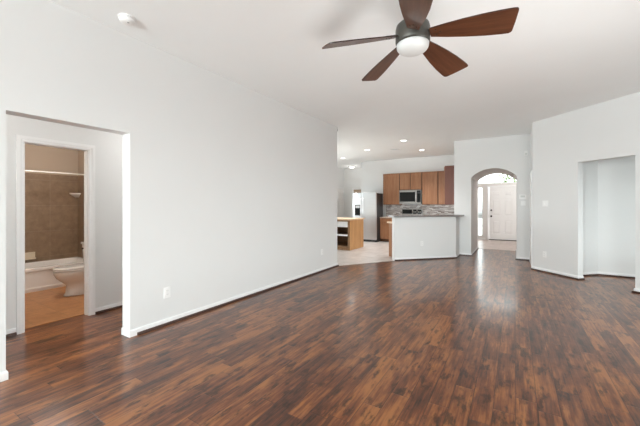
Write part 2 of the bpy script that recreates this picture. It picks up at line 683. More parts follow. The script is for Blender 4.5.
def baseboard(name, path, label, shoe=True, shoe_path=None):
    bm = bmesh.new()
    sweep(bm, path, BASE, 0)
    if shoe:
        sweep(bm, shoe_path or path, SHOE, 1)
    return struct(name, bm, ['trim', 'shoe'], label, 'baseboard')


# ------------------------------------------------------------------ floors and ceilings
bm = bmesh.new()
box(bm, -4.6, 2.75, -5.15, 11.0, -0.12, 0.0)
struct('floor', bm, 'floor', 'dark brown hand-scraped hardwood plank floor of the living room', 'floor')

P1, P2 = (-2.508, 7.482), (-1.29, 8.70)
bm = bmesh.new()
prism(bm, [(-7.12, 6.06), (-3.40, 6.06), (-3.37, 6.165), P1, P2, (-1.29, 9.25), (-1.29, 11.8), (-5.2, 11.8), (-5.2, 13.6), (-7.12, 13.6)], -0.12, 0.006)
struct('floor_kitchen', bm, 'kitchen_tile', 'pale beige tile floor of the kitchen beyond the bar', 'floor')
bm = bmesh.new()
box(bm, -1.29, 1.5, 10.93, 14.0, -0.12, 0.006)
struct('floor_entry', bm, 'foyer_tile', 'pinkish beige tile floor in front of the entrance door', 'floor')
bm = bmesh.new()
box(bm, -7.2, -4.565, 0.85, 2.78, -0.12, 0.006)
struct('floor_bathroom', bm, 'bath_floor', 'orange brown tile floor of the bathroom', 'floor')
bm = bmesh.new()
box(bm, -7.4, 2.9, -5.2, 14.2, H, H + 0.12)
struct('ceiling', bm, 'ceiling', 'flat white ceiling over living room and kitchen', 'ceiling')
bm = bmesh.new()
box(bm, -4.47, -3.48, -0.5, 3.0, 2.6, 2.7)
struct('ceiling_hall', bm, 'ceiling', 'lower white ceiling of the side hall', 'ceiling')
bm = bmesh.new()
box(bm, -7.11, -4.57, 0.94, 2.69, 2.44, 2.54)
struct('ceiling_bathroom', bm, 'bathwall', 'tan ceiling of the bathroom', 'ceiling')

# ------------------------------------------------------------------ walls
XL = -3.37
y0 = BACKY
wall('wall_left', (XL, y0), (XL, 6.165), 'long white wall on the left with an uncased hall opening',
     [(0.795 - y0, 1.725 - y0, 0, 2.10)], t=0.15)
wall('wall_back', (2.72, BACKY), (-4.6, BACKY), 'white rear wall behind the camera with three tall windows',
     [(2.72 - b, 2.72 - a, WINZ[0], WINZ[1]) for a, b in WINX], t=0.12)
# the direction (2.72 -> -4.6) puts the thickness towards -Y
wall('wall_right', (2.6, 8.2), (2.6, BACKY), 'white right wall of the living room with added windows',
     [(8.2 - 2.2, 8.2 + 0.4, 0.55, 2.55), (8.2 - 5.4, 8.2 - 2.8, 0.55, 2.55), (8.2 - 7.6, 8.2 - 6.6, 0.5, 2.1)], t=0.12)
s45 = math.sqrt(0.5)
wall('wall_angled', (0.31, 8.01), (2.6, 5.72), 'white wall set at an angle with a tall recessed opening',
     [(0.933, 1.80, 0, 2.14)])
wall('wall_side', (0.31, 9.25), (0.31, 8.01), 'short white wall between the archway wall and the angled wall')
# nook behind the tall opening
wall('wall_recess_left', (0.90, 7.58), (1.36, 8.04), 'white side wall inside the tall recess')
wall('wall_recess_back', (1.36, 8.04), (2.6, 8.04), 'white back wall inside the tall recess')
bm = bmesh.new()
prism(bm, [(0.90, 7.58), (1.36, 8.04), (2.6, 8.04), (2.6, 5.88)], 2.6, 2.7)
struct('ceiling_recess', bm, 'ceiling', 'white ceiling inside the tall recess', 'ceiling')

# archway wall: one solid with a vaulted passage through it
bm = bmesh.new()
ax0, ax1, zs, zt = -1.0, 0.03, 2.085, 2.31
hw, rise = (ax1 - ax0) / 2, zt - zs
rad = (hw * hw + rise * rise) / (2 * rise)
cxa, cza = (ax0 + ax1) / 2, zt - rad
a0 = math.asin(hw / rad)
arc = [(cxa + rad * math.sin(a0 - 2 * a0 * k / 24), cza + rad * math.cos(a0 - 2 * a0 * k / 24)) for k in range(25)]
outline = [(-1.42, 0), (-1.42, H), (0.425, H), (0.425, 0), (ax1, 0)] + arc + [(ax0, 0)]
fs = prism(bm, outline, 9.25, 10.93, frame=lambda x, z, y: (x, y, z))
for f in bm.faces:
    c = f.calc_center_median()
    if abs(f.normal.y) < 0.5 and ax0 - 0.01 <= c.x <= ax1 + 0.01 and c.z < 2.4:
        f.material_index = 1
bm.normal_update()
for f in bm.faces:
    c = f.calc_center_median()
    f.material_index = 1 if (abs(f.normal.y) < 0.5 and ax0 - 0.01 <= c.x <= ax1 + 0.01 and c.z < 2.4) else 0
struct('wall_arch', bm, ['wall', 'wallshade'], 'white wall with a rounded archway leading to the entrance', 'wall')

wall('wall_kitchen_back', (-5.3, 11.7), (-1.3, 11.7), 'white kitchen wall above the brown upper cabinets')
wall('wall_passage', (-5.3, 13.5), (-5.3, 11.815), 'white wall returning behind the kitchen')
wall('wall_passage_back', (-7.0, 13.5), (-5.185, 13.5), 'dim white wall at the end of the passage past the fridge')
wall('wall_kitchen_left', (-7.0, 6.045), (-7.0, 13.615), 'white left wall of the kitchen with an added window',
     [(1.6, 3.5, 0.9, 2.3)], t=0.12)
wall('wall_kitchen_front', (-3.485, 6.165), (-7.12, 6.165), 'white near wall of the kitchen beside the living room')
# side hall
wall('wall_hall', (-4.46, -0.5), (-4.46, 3.0), 'grayish white hall wall holding the bathroom doorway',
     [(1.182 + 0.5, 1.808 + 0.5, 0, 2.048)], z1=2.7)
wall('wall_hall_end', (-4.58, 3.0), (-3.485, 3.0), 'white end wall of the side hall', z1=2.7)
wall('wall_hall_near', (-3.485, -0.5), (-4.58, -0.5), 'white near wall of the side hall', z1=2.7)
# bathroom
wall('wall_bathroom_back', (-7.1, 0.83), (-7.1, 2.80), 'tan bathroom wall above the brown shower tiles', z1=2.54, mat='bathwall')
wall('wall_bathroom_right', (-7.1, 2.68), (-4.575, 2.68), 'tan bathroom wall behind the toilet tank', z1=2.54, mat='bathwall')
wall('wall_bathroom_left', (-4.575, 0.95), (-7.1, 0.95), 'tan bathroom wall opposite the toilet', z1=2.54, mat='bathwall')
bm = bmesh.new()
box(bm, -7.1, -7.09, 0.95, 2.68, 0.3, 1.91)
struct('wall_tile', bm, 'bath_tile', 'brown stone-look tile on the back wall over the bathtub', 'tile wall')
bm = bmesh.new()
box(bm, -7.09, -6.35, 2.67, 2.68, 0.3, 1.91)
struct('wall_tile_side', bm, 'bath_tile_x', 'brown stone-look tile on the end wall over the bathtub', 'tile wall')
# entry
FY = 13.9
wall('wall_entry_front', (-1.6, FY), (1.5, FY), 'beige entrance wall holding the front door',
     [(0.33, 0.51, 0.14, 2.06), (0.71, 1.66, 0, 2.07), ], mat='wallshade', z1=2.19)
wall('wall_entry_head', (-1.6, FY), (1.5, FY), 'beige wall around the window above the front door',
     [(0.33, 1.75, 2.19, 2.66)], mat='wallshade', z0=2.19)
wall('wall_entry_left', (-1.29, 10.93), (-1.29, FY), 'beige left wall of the entry', mat='wallshade', t=0.13)
wall('wall_entry_right', (1.4, FY), (1.4, 10.93), 'beige right wall of the entry', mat='wallshade')
wall('wall_entry_near', (1.4, 10.93), (0.425, 10.93), 'beige wall beside the passage in the entry', mat='wallshade', t=0.1)
# half wall under the bar
bw = 0.12
LB = (P2[0] - P1[0]) / s45
bm = bmesh.new()
prism(bm, [(0, 0), (LB, 0), (LB - bw, bw), (0, bw)], 0, 1.06)
o = struct('wall_bar', bm, 'wall', 'white half wall carrying the gray bar counter', 'half wall')
o.location = (P1[0], P1[1], 0)
o.rotation_euler = (0, 0, R(45))
bm = bmesh.new()
prism(bm, [(-1.29, 8.70), (-1.29, 9.25), (-1.42, 9.25), (-1.42, 8.74), (-1.29 - bw * 2 * s45, 8.70)], 0, 1.06)
struct('wall_bar_return', bm, 'wall', 'short white half wall joining the bar to the archway wall', 'half wall')

# ------------------------------------------------------------------ baseboards
c45 = 0.933 * s45
N1 = (0.31 + c45, 8.01 - c45)
N1b = (N1[0] + T * s45, N1[1] + T * s45)
c46 = 1.80 * s45
N2 = (0.31 + c46, 8.01 - c46)
N2b = (N2[0] + T * s45, N2[1] + T * s45)
baseboard('baseboard_left', [(XL - 0.15, 1.725), (XL, 1.725), (XL, 6.165), (XL - 0.3, 6.165)], 'white baseboard with brown shoe along the long left wall', shoe_path=[(XL, 1.79), (XL, 6.165), (XL - 0.3, 6.165)])
baseboard('baseboard_left_near', [(XL, BACKY), (XL, 0.795), (XL - 0.15, 0.795)], 'white baseboard on the wall stub left of the hall opening', shoe_path=[(XL, BACKY), (XL, 0.74)])
baseboard('baseboard_hall', [(-4.46, 1.86), (-4.46, 3.0)], 'white baseboard in the hall right of the bathroom doorway')
baseboard('baseboard_hall_near', [(-4.46, -0.5), (-4.46, 1.13)], 'white baseboard in the hall left of the bathroom doorway')
baseboard('baseboard_bar', [P1, P2, (-1.29, 9.25), (-1.0, 9.25), (-1.0, 10.93)], 'white baseboard with brown shoe under the bar and archway')
baseboard('baseboard_side', [(0.03, 10.93), (0.03, 9.25), (0.31, 9.25), (0.31, 9.13)], 'white baseboard right of the archway')
baseboard('baseboard_angled', [(0.31, 8.06), (0.31, 8.01), N1, N1b], 'white baseboard along the angled wall left of the recess')
baseboard('baseboard_recess', [(0.91, 7.59), (1.36, 8.04), (2.6, 8.04)], 'white baseboard inside the tall recess')
baseboard('baseboard_right', [N2b, N2, (2.6, 5.72), (2.6, BACKY)], 'white baseboard on the angled wall right of the recess')
baseboard('baseboard_entry', [(-1.29, FY), (-0.99, FY)], 'white baseboard under the entry sidelight', False)
baseboard('baseboard_kitchen', [(-7.0, 6.165), (-7.0, 12.5)], 'white baseboard on the far kitchen wall', False)


# ------------------------------------------------------------------ bathroom doorway casing (uncased leaf not in view)
def casing(bm, a, b, top, w=0.085, d=0.018, frame=None, jamb=0.0):
    """a frame round an opening a..b, head at top, on the plane y=0 towards -y"""
    m = frame
    prof = [(0, 0), (w, 0), (w, d), (w * 0.55, d), (w * 0.35, d * 0.75), (0.006, d * 0.7), (0, d * 0.5)]
    # left, right, head as three mitred bars
    def bar(pts):
        vs = [[bm.verts.new(m @ Vector(p)) for p in ring] for ring in pts]
        n = len(vs[0])
        for k in range(n):
            bm.faces.new((vs[0][k], vs[0][(k + 1) % n], vs[1][(k + 1) % n], vs[1][k]))
        bm.faces.new(vs[0][::-1])
        bm.faces.new(vs[1])
    bar([[(a - o, -e, 0) for o, e in prof], [(a - o, -e, top + o) for o, e in prof]])
    bar([[(a - o, -e, top + o) for o, e in prof], [(b + o, -e, top + o) for o, e in prof]])
    bar([[(b + o, -e, top + o) for o, e in prof], [(b + o, -e, 0) for o, e in prof]])
    if jamb:
        box(bm, a - 0.002, a + 0.018, -0.002, jamb, 0, top, mat=m)
        box(bm, b - 0.018, b + 0.002, -0.002, jamb, 0, top, mat=m)
        box(bm, a, b, -0.002, jamb, top - 0.018, top + 0.002, mat=m)


# local x = along wall, local -y = out of the wall towards the viewer
bm = bmesh.new()
fm = Matrix.Translation((-4.46, 0, 0)) @ Matrix.Rotation(R(90), 4, 'Z')
# with this frame local x -> +Y world, local y -> -X world
casing(bm, 1.196, 1.794, 2.034, w=0.064, frame=fm)
box(bm, 1.183, 1.2, -0.002, T + 0.002, 0, 2.03, mat=fm)
box(bm, 1.79, 1.807, -0.002, T + 0.002, 0, 2.03, mat=fm)
box(bm, 1.183, 1.807, -0.002, T + 0.002, 2.03, 2.047, mat=fm)
box(bm, 1.2, 1.21, 0.05, 0.085, 0, 2.03, mat=fm)
box(bm, 1.782, 1.79, 0.05, 0.085, 0, 2.03, mat=fm)
struct('trim_1', bm, 'trim', 'white casing and jamb of the bathroom doorway', 'door casing')


# ------------------------------------------------------------------ doors
def six_panel(bm, w, h, t=0.04):
    """slab in local x 0..w, front face at y=0 (towards -y), moulded with six panels"""
    box(bm, 0, w, 0.012, t, 0, h)
    st, mid = w * 0.125, w * 0.115
    pw = (w - 2 * st - mid) / 2
    zr = [(0.0, 0.24), (0.24 + 0.52, 0.24 + 0.52 + 0.19), (h - 0.12 - 0.22 - 0.11, h - 0.12 - 0.22), (h - 0.12, h)]
    for x0 in (0, w - st):
        box(bm, x0, x0 + st, 0, 0.012, 0, h)
    box(bm, st + pw, st + pw + mid, 0, 0.012, 0, h)
    for za, zb in zr:
        for x0 in (st, st + pw + mid):
            box(bm, x0, x0 + pw, 0, 0.012, za, zb)
    for (za, zb) in [(zr[0][1], zr[1][0]), (zr[1][1], zr[2][0]), (zr[2][1], zr[3][0])]:
        for x0 in (st, st + pw + mid):
            g = 0.03
            t2 = bmesh.new()
            # raised field with a sloped edge
            o = [(x0 + g, za + g), (x0 + pw - g, za + g), (x0 + pw - g, zb - g), (x0 + g, zb - g)]
            i_ = [(x0 + 2 * g, za + 2 * g), (x0 + pw - 2 * g, za + 2 * g), (x0 + pw - 2 * g, zb - 2 * g), (x0 + 2 * g, zb - 2 * g)]
            A = [t2.verts.new((x, 0.012, z)) for x, z in o]
            B = [t2.verts.new((x, 0.003, z)) for x, z in i_]
            for k in range(4):
                t2.faces.new((A[k], A[(k + 1) % 4], B[(k + 1) % 4], B[k]))
            t2.faces.new(B)
            join(bm, t2)


def knob(parent, x, z, r, name, mat, s=1):
    bm = bmesh.new()
    m = Matrix.Translation((x, 0, z)) @ Matrix.Rotation(R(90), 4, 'X')
    lathe(bm, [(r * 1.15, 0.0), (r * 1.15, 0.006), (r * 0.45, 0.010), (r * 0.4, 0.03), (r * 0.9, 0.038), (r, 0.05), (r * 0.8, 0.062), (0, 0.066)], 20, m)
    return obj(name, bm, mat, parent)


d1 = thing('door_1', 'white six-panel front door with dark knob and deadbolt', 'front door', (-0.87, FY + 0.02, 0.012), 0, kind='structure')
bm = bmesh.new()
six_panel(bm, 0.91, 2.035)
obj('door_slab', bm, 'door', d1)
knob(d1, 0.075, 0.915, 0.032, 'door_knob', 'bronze')
knob(d1, 0.075, 1.145, 0.029, 'deadbolt', 'bronze')
bm = bmesh.new()
casing(bm, -0.005, 0.915, 2.045, w=0.06, frame=Matrix.Translation((0, -0.02, -0.012)))
obj('door_frame', bm, 'trim', d1)
bm = bmesh.new()
box(bm, -0.02, 0.93, -0.03, 0.1, -0.006, 0.018)
obj('threshold', bm, 'bronze', d1)

# door in the short side wall, seen edge-on
d2 = thing('door_2', 'white door casing edge-on beside the archway wall', 'door', (0.31, 8.98, 0.0), R(-90), kind='structure')
# local x -> -Y world, local -y -> -X world
bm = bmesh.new()
casing(bm, 0, 0.81, 2.03, w=0.07, d=0.02, frame=Matrix.Translation((0, 0, 0)))
obj('door_frame', bm, 'trim', d2)
bm = bmesh.new()
six_panel(bm, 0.80, 2.02, 0.013)
o = obj('door_slab', bm, 'door', d2)
o.location = (0.005, -0.013, 0.008)

# white door on the far kitchen wall
d3 = thing('door_3', 'white paneled door on the far wall beyond the kitchen island', 'door', (-7.0, 12.62, 0.008), R(90), kind='structure')
bm = bmesh.new()
casing(bm, 0, 0.76, 2.12, w=0.07, frame=Matrix.Translation((0, 0, 0)))
obj('door_frame', bm, 'trim', d3)
bm = bmesh.new()
six_panel(bm, 0.75, 2.11, 0.013)
o = obj('door_slab', bm, 'door', d3)
o.location = (0.005, -0.013, 0)

# tan door at the end of the passage, its head just above the fridge
d4 = thing('door_4', 'tan door with white head casing seen just above the fridge', 'door', (-6.50, 13.5, 0.008), 0, kind='structure')
bm = bmesh.new()
casing(bm, 0, 0.76, 2.08, w=0.075, frame=Matrix.Translation((0, 0, 0)))
obj('door_frame', bm, 'trim', d4)
bm = bmesh.new()
six_panel(bm, 0.75, 2.07, 0.013)
o = obj('door_slab', bm, 'browndoor', d4)
o.location = (0.005, -0.013, 0)


# ------------------------------------------------------------------ windows
def window(name, label, loc, rotz, w, h, cols, rows, depth=0.1, fw_=0.035, mw=0.014):
    """frame, muntins and pane in local x 0..w, z 0..h, y 0..depth"""
    t = thing(name, label, 'window', loc, rotz, kind='structure')
    bm = bmesh.new()
    for a in ((0, fw_, 0, h), (w - fw_, w, 0, h), (fw_, w - fw_, 0, fw_), (fw_, w - fw_, h - fw_, h)):
        box(bm, a[0], a[1], 0.02, depth, a[2], a[3])
    obj('window_frame', bm, 'trim', t)
    bm = bmesh.new()
    for k in range(1, cols):
        x = fw_ + (w - 2 * fw_) * k / cols
        box(bm, x - mw / 2, x + mw / 2, 0.045, 0.072, fw_, h - fw_)
    for k in range(1, rows):
        z = fw_ + (h - 2 * fw_) * k / rows
        box(bm, fw_, w - fw_, 0.046, 0.071, z - mw / 2, z + mw / 2)
    if cols > 1 or rows > 1:
        obj('muntin', bm, 'trim', t)
    else:
        bm.free()
    bm = bmesh.new()
    box(bm, fw_, w - fw_, 0.056, 0.060, fw_, h - fw_)
    obj('pane', bm, 'glass', t)
    return t


window('window_1', 'wide divided window above the front door', (-1.27, FY, 2.19), 0, 1.42, 0.47, 5, 2)
window('window_2', 'tall narrow sidelight window left of the front door', (-1.27, FY, 0.14), 0, 0.18, 1.92, 1, 5, fw_=0.022)
for k, (a, b) in enumerate(WINX):
    window('window_%d' % (3 + k), ['left rear window behind the camera', 'middle rear window behind the camera', 'right rear window behind the camera'][k],
           (b, BACKY, WINZ[0]), R(180), b - a, WINZ[1] - WINZ[0], 1, 2)
window('window_6', 'nearer unseen window added in the right wall for light', (2.6, 2.2, 0.55), R(-90), 2.6, 2.0, 2, 2)  # unseen window added to send daylight onto the ceiling
window('window_8', 'farther unseen window added in the right wall for light', (2.6, 5.4, 0.55), R(-90), 2.6, 2.0, 2, 2)  # second unseen window added to light the far ceiling
window('window_7', 'unseen kitchen window added in the left wall for light', (-7.0, 7.645, 0.9), R(90), 1.9, 1.4, 2, 2)  # unseen window added to brighten the kitchen

window('window_9', 'unseen window added in the right wall of the tall recess for light', (2.6, 7.6, 0.5), R(-90), 1.0, 1.6, 1, 2)  # unseen window added to light the recess evenly

# outside the entrance
bm = bmesh.new()
box(bm, -14, 14, 14.03, 40, -0.3, -0.12)
struct('ground', bm, 'concrete', 'pale ground outside the entrance', 'ground')
tr = thing('tree', 'green tree outside, seen through the window above the front door', 'tree', (0.9, 24.0, -0.12))
bm = bmesh.new()
tube(bm, [(0, 0, -0.05), (0.05, 0, 1.2), (0.0, 0.05, 2.6), (0.1, 0, 4.0)], [0.16, 0.13, 0.1, 0.05], 10)
obj('trunk', bm, 'bark', tr)
bm = bmesh.new()
for k in range(900):
    while True:
        p = Vector((random.uniform(-1, 1), random.uniform(-1, 1), random.uniform(-1, 1)))
        if p.length < 1:
            break
    c = Vector((p.x * 2.0, p.y * 1.6, 3.6 + p.z * 1.6))
    m = Matrix.Translation(c) @ Matrix.Rotation(random.uniform(0, 6.3), 4, 'Z') @ Matrix.Rotation(random.uniform(-1, 1), 4, 'X')
    s = random.uniform(0.10, 0.2)
    bm.faces.new([bm.verts.new(m @ Vector(v)) for v in ((0, -s, 0), (s * .5, 0, .02), (0, s, 0), (-s * .5, 0, .02))])
obj('crown', bm, 'leaf', tr)

# ------------------------------------------------------------------ ceiling fan
FX, FYY, FR = -0.659, 2.39, 0.66
fan = thing('ceiling_fan', 'five-blade ceiling fan with walnut blades and a lit white bowl', 'ceiling fan', (FX, FYY, H))
zb = 2.622 - H          # blade root height relative to ceiling
bm = bmesh.new()
lathe(bm, [(0.075, 0), (0.075, -0.02), (0.06, -0.055), (0.025, -0.07), (0.0, -0.07)], 28)
obj('canopy', bm, 'fanmetal', fan)
bm = bmesh.new()
tube(bm, [(0, 0, -0.05), (0, 0, -0.36)], 0.013, 14)
obj('downrod', bm, 'fanmetal', fan)
bm = bmesh.new()
lathe(bm, [(0.0, -0.365), (0.055, -0.368), (0.105, -0.376), (0.120, -0.390), (0.126, -0.415), (0.126, -0.47), (0.126, -0.508), (0.120, -0.522), (0.108, -0.526), (0.0, -0.526)], 40)
obj('motor_housing', bm, 'fanmetal', fan)
bm = bmesh.new()
prof = [(0.110, -0.524), (0.119, -0.530), (0.117, -0.545)]
for k in range(1, 9):
    a = k / 8 * PI / 2
    prof.append((0.117 * math.cos(a), -0.545 - 0.056 * math.sin(a)))
prof[-1] = (0.0, prof[-1][1])
lathe(bm, prof, 40)
obj('light_bowl', bm, 'bowl', fan)

BL0 = R(-1.0)
bladeob = None
outline = [(0.128, -0.040), (0.165, -0.047), (0.24, -0.062), (0.36, -0.081), (0.48, -0.095), (0.58, -0.102), (0.655, -0.104),
           (0.674, -0.102), (0.682, -0.094), (0.683, -0.082), (0.668, 0.0), (0.650, 0.078), (0.643, 0.090), (0.628, 0.098), (0.58, 0.099),
           (0.48, 0.094), (0.36, 0.081), (0.24, 0.062), (0.165, 0.047), (0.128, 0.040)]
for k in range(5):
    a = BL0 + k * 2 * PI / 5
    droop, pitch = R(8.8), R(-17)
    mw_ = Matrix.Rotation(a, 4, 'Z') @ Matrix.Translation((0.15, 0, zb)) @ Matrix.Rotation(droop, 4, 'Y') @ Matrix.Rotation(pitch, 4, 'X') @ Matrix.Translation((-0.15, 0, 0))
    bm = bmesh.new()
    fs = prism(bm, outline, -0.004, 0.004)
    for f in fs[2:]:
        f.material_index = 1
    b_ = obj('blade', bm, ['blade', 'bladeedge'], fan)
    b_.matrix_local = mw_
    for sx_, sy_ in ((0.172, 0.022), (0.172, -0.022), (0.20, 0.0)):
        bm = bmesh.new()
        lathe(bm, [(0.0065, -0.004), (0.0065, -0.0065), (0.004, -0.008), (0, -0.0082)], 10, cx=sx_, cy=sy_)
        obj('screw', bm, 'screw', b_)
    bm = bmesh.new()
    prism(bm, [(0.10, -0.022), (0.14, -0.028), (0.215, -0.03), (0.225, 0), (0.215, 0.03), (0.14, 0.028), (0.10, 0.022)], 0.0045, 0.010)
    bi = obj('blade_iron', bm, 'fanmetal', fan)
    bi.matrix_local = mw_
fl_ = spot('fan_light', (FX, FYY, 2.47), 7, (1.0, 0.98, 0.95), 0.10, 172)


# ------------------------------------------------------------------ ceiling fittings
def recessed(loc, label, first=[None]):
    if first[0] is None:
        t = thing('recessed_light', label, 'ceiling light', loc, 0, 'recessed lights in the kitchen ceiling')
        bm = bmesh.new()
        lathe(bm, [(0.098, 0.0), (0.098, -0.004), (0.086, -0.010), (0.072, -0.006), (0.072, -0.002), (0.098, 0.0)][:5], 32)
        obj('trim_ring', bm, 'trim', t)
        bm = bmesh.new()
        lathe(bm, [(0.072, -0.0065), (0.05, -0.0085), (0, -0.0095)], 32)
        obj('lens', bm, 'lamp', t)
        first[0] = t
    else:
        t = dup(first[0], loc, label=label)
    l = spot('recessed_lamp', (loc[0], loc[1], loc[2] - 0.03), 122, (1.0, 0.985, 0.97), 0.06, 112)
    return t


recessed((-5.43, 10.35, H), 'recessed ceiling light furthest back, beside the long wall edge above the fridge')
recessed((-3.97, 9.23, H), 'recessed ceiling light second from the long wall edge')
recessed((-2.56, 8.42, H), 'highest recessed ceiling light in the photo, nearest the living room')
recessed((-2.51, 10.15, H), 'recessed ceiling light closest to the archway wall, above the range side')

bm = bmesh.new()
vt = thing('ceiling_vent', 'small white air vent in the kitchen ceiling between the lights', 'vent', (-3.18, 9.6, H))
bm.free()
bm = bmesh.new()
for a in ((-0.15, 0.15, -0.1, -0.08), (-0.15, 0.15, 0.08, 0.1), (-0.15, -0.13, -0.08, 0.08), (0.13, 0.15, -0.08, 0.08)):
    box(bm, a[0], a[1], a[2], a[3], -0.008, 0)
obj('vent_frame', bm, 'trim', vt)
bm = bmesh.new()
for k in range(8):
    y = -0.07 + k * 0.02
    m = Matrix.Translation((0, y, -0.006)) @ Matrix.Rotation(R(35), 4, 'X')
    box(bm, -0.13, 0.13, -0.009, 0.009, -0.0008, 0.0008, mat=m)
obj('louver', bm, 'trim', vt)

sd = thing('smoke_detector', 'round white smoke detector on the ceiling near the left wall', 'smoke detector', (-3.07, 1.545, H))
bm = bmesh.new()
lathe(bm, [(0.074, 0), (0.074, -0.010), (0.069, -0.012), (0, -0.012)], 36)
obj('mounting_plate', bm, 'plate', sd)
bm = bmesh.new()
lathe(bm, [(0.064, -0.012), (0.064, -0.030), (0.056, -0.042), (0.030, -0.047), (0, -0.047)], 36)
obj('detector_cap', bm, 'plate', sd)
bm = bmesh.new()
lathe(bm, [(0.010, -0.046), (0.010, -0.050), (0, -0.0505)], 16, cx=0.02)
obj('test_button', bm, 'plastic_gray', sd)


# ------------------------------------------------------------------ wall plates (local: x along wall, -y out of wall)
def plate_box(name, w, h, parent, d=0.006, mat='plate'):
    bm = bmesh.new()
    bbox(bm, -w / 2, w / 2, -d, 0, -h / 2, h / 2, 0.003)
    return obj(name, bm, mat, parent)


def outlet(loc, rotz, label, group=None):
    t = thing('wall_outlet', label, 'outlet', loc, rotz, group)
    plate_box('cover_plate', 0.078, 0.122, t)
    for s in (-1, 1):
        bm = bmesh.new()
        bbox(bm, -0.017, 0.017, -0.0085, -0.005, s * 0.020 - 0.014, s * 0.020 + 0.014, 0.003)
        r = obj('receptacle', bm, 'plate', t)
        bm = bmesh.new()
        for x in (-0.006, 0.006):
            box(bm, x - 0.0012, x + 0.0012, -0.0089, -0.0085, s * 0.020 - 0.003, s * 0.020 + 0.006)
        obj('slot', bm, 'slot', r)
    return t


outlet((XL, 2.13, 0.365), R(90), 'white outlet low on the long left wall near the hall opening')
outlet((XL, 5.51, 0.40), R(90), 'white outlet low on the long left wall near its far end')
outlet((0.505, 7.815, 0.36), R(-45), 'white outlet low on the angled wall under the switch')
outlet((-1.98, 8.01, 0.40), R(45), 'white outlet low on the bar half wall')

ls = thing('light_switch', 'white double switch plate on the angled wall', 'light switch', (0.515, 7.805, 1.39), R(-45))
plate_box('cover_plate', 0.118, 0.118, ls)
for s in (-1, 1):
    bm = bmesh.new()
    bbox(bm, s * 0.023 - 0.015, s * 0.023 + 0.015, -0.010, -0.005, -0.033, 0.033, 0.002)
    obj('rocker', bm, 'plate', ls)
th = thing('thermostat', 'white thermostat on the archway wall above a switch', 'thermostat', (0.155, 9.25, 1.56), 0)
bm = bmesh.new()
bbox(bm, -0.075, 0.075, -0.028, 0, -0.055, 0.055, 0.006)
obj('case', bm, 'plate', th)
bm = bmesh.new()
box(bm, -0.045, 0.045, -0.0295, -0.027, -0.012, 0.035)
obj('display', bm, 'display_pale', th)
sw = thing('light_switch', 'white switch plate under the thermostat by the archway', 'light switch', (0.165, 9.25, 1.405), 0)
plate_box('cover_plate', 0.10, 0.115, sw)
bm = bmesh.new()
bbox(bm, -0.016, 0.016, -0.010, -0.005, -0.033, 0.033, 0.002)
obj('rocker', bm, 'plate', sw)
mo = thing('motion_sensor', 'small white sensor high on the wall right of the archway', 'sensor', (0.225, 9.25, 2.63), 0)
bm = bmesh.new()
bbox(bm, -0.035, 0.035, -0.045, 0, -0.06, 0.06, 0.01)
obj('case', bm, 'plate', mo)
bm = bmesh.new()
bbox(bm, -0.022, 0.022, -0.05, -0.044, -0.04, 0.0, 0.004)
obj('sensor_lens', bm, 'display_pale', mo)
mk = thing('wall_bracket', 'tiny dark bracket at the ceiling end of the long left wall', 'bracket', (-3.39, 6.165, 3.04), 0)
bm = bmesh.new()
bbox(bm, -0.02, 0.02, 0.0, 0.012, -0.05, 0.05, 0.003)
obj('bracket_plate', bm, 'plastic_gray', mk)
bm = bmesh.new()
tube(bm, [(0, 0.01, 0.02), (0, 0.05, 0.02), (0, 0.055, -0.02)], 0.008, 10)
obj('hook', bm, 'plastic_gray', mk)


# ------------------------------------------------------------------ kitchen cabinets (local: x right, -y towards viewer, y=0 front of box)
def shaker(bm, x0, x1, z0, z1, y=-0.02, t=0.02, rail=0.06):
    for a in ((x0, x0 + rail, z0, z1), (x1 - rail, x1, z0, z1), (x0 + rail, x1 - rail, z0, z0 + rail), (x0 + rail, x1 - rail, z1 - rail, z1)):
        box(bm, a[0], a[1], y, y + t, a[2], a[3])
    box(bm, x0 + rail, x1 - rail, y + 0.010, y + t, z0 + rail, z1 - rail)
    # bead round the panel
    g = 0.008
    for a in ((x0 + rail, x0 + rail + g, z0 + rail, z1 - rail), (x1 - rail - g, x1 - rail, z0 + rail, z1 - rail),
              (x0 + rail, x1 - rail, z0 + rail, z0 + rail + g), (x0 + rail, x1 - rail, z1 - rail - g, z1 - rail)):
        box(bm, a[0], a[1], y + 0.006, y + 0.010, a[2], a[3])


def upper(loc, rotz, w, h, d, ndoors, label, side='cab', group='brown upper kitchen cabinets'):
    t = thing('upper_cabinet', label, 'cabinet', loc, rotz, group)
    bm = bmesh.new()
    box(bm, 0, w, 0, d, 0, h)
    # face frame coloured dark as the shade in the door gaps, crown strip on top
    box(bm, -0.0, w, -0.006, 0, h - 0.02, h)
    obj('cabinet_body', bm, side, t)
    bm = bmesh.new()
    box(bm, 0.002, w - 0.002, -0.004, 0.0, 0.002, h - 0.022)
    obj('face_frame', bm, 'cabgap', t)
    dw = (w - 0.012) / ndoors
    for k in range(ndoors):
        bm = bmesh.new()
        shaker(bm, 0.016 + k * dw, dw * (k + 1) - 0.006, 0.014, h - 0.03, y=-0.024)
        obj('door', bm, 'cab', t)
    return t


CF = 11.385
upper((-4.25, CF, 1.37), 0, 0.635, 1.16, 0.31, 1, 'brown upper cabinet next to the fridge')
upper((-3.612, CF, 1.905), 0, 0.80, 0.625, 0.31, 2, 'short two-door brown upper cabinet above the microwave')
upper((-2.809, CF, 1.37), 0, 0.545, 1.16, 0.31, 1, 'brown upper cabinet just right of the microwave')
upper((-2.261, CF, 1.37), 0, 0.49, 1.16, 0.31, 1, 'narrow brown upper cabinet partly hidden by the dark cabinet end')
upper((-1.70, 11.37, 1.37), R(-90), 1.90, 1.10, 0.275, 3, 'dark-sided upper cabinet hung on the right kitchen wall', side='cabdark')


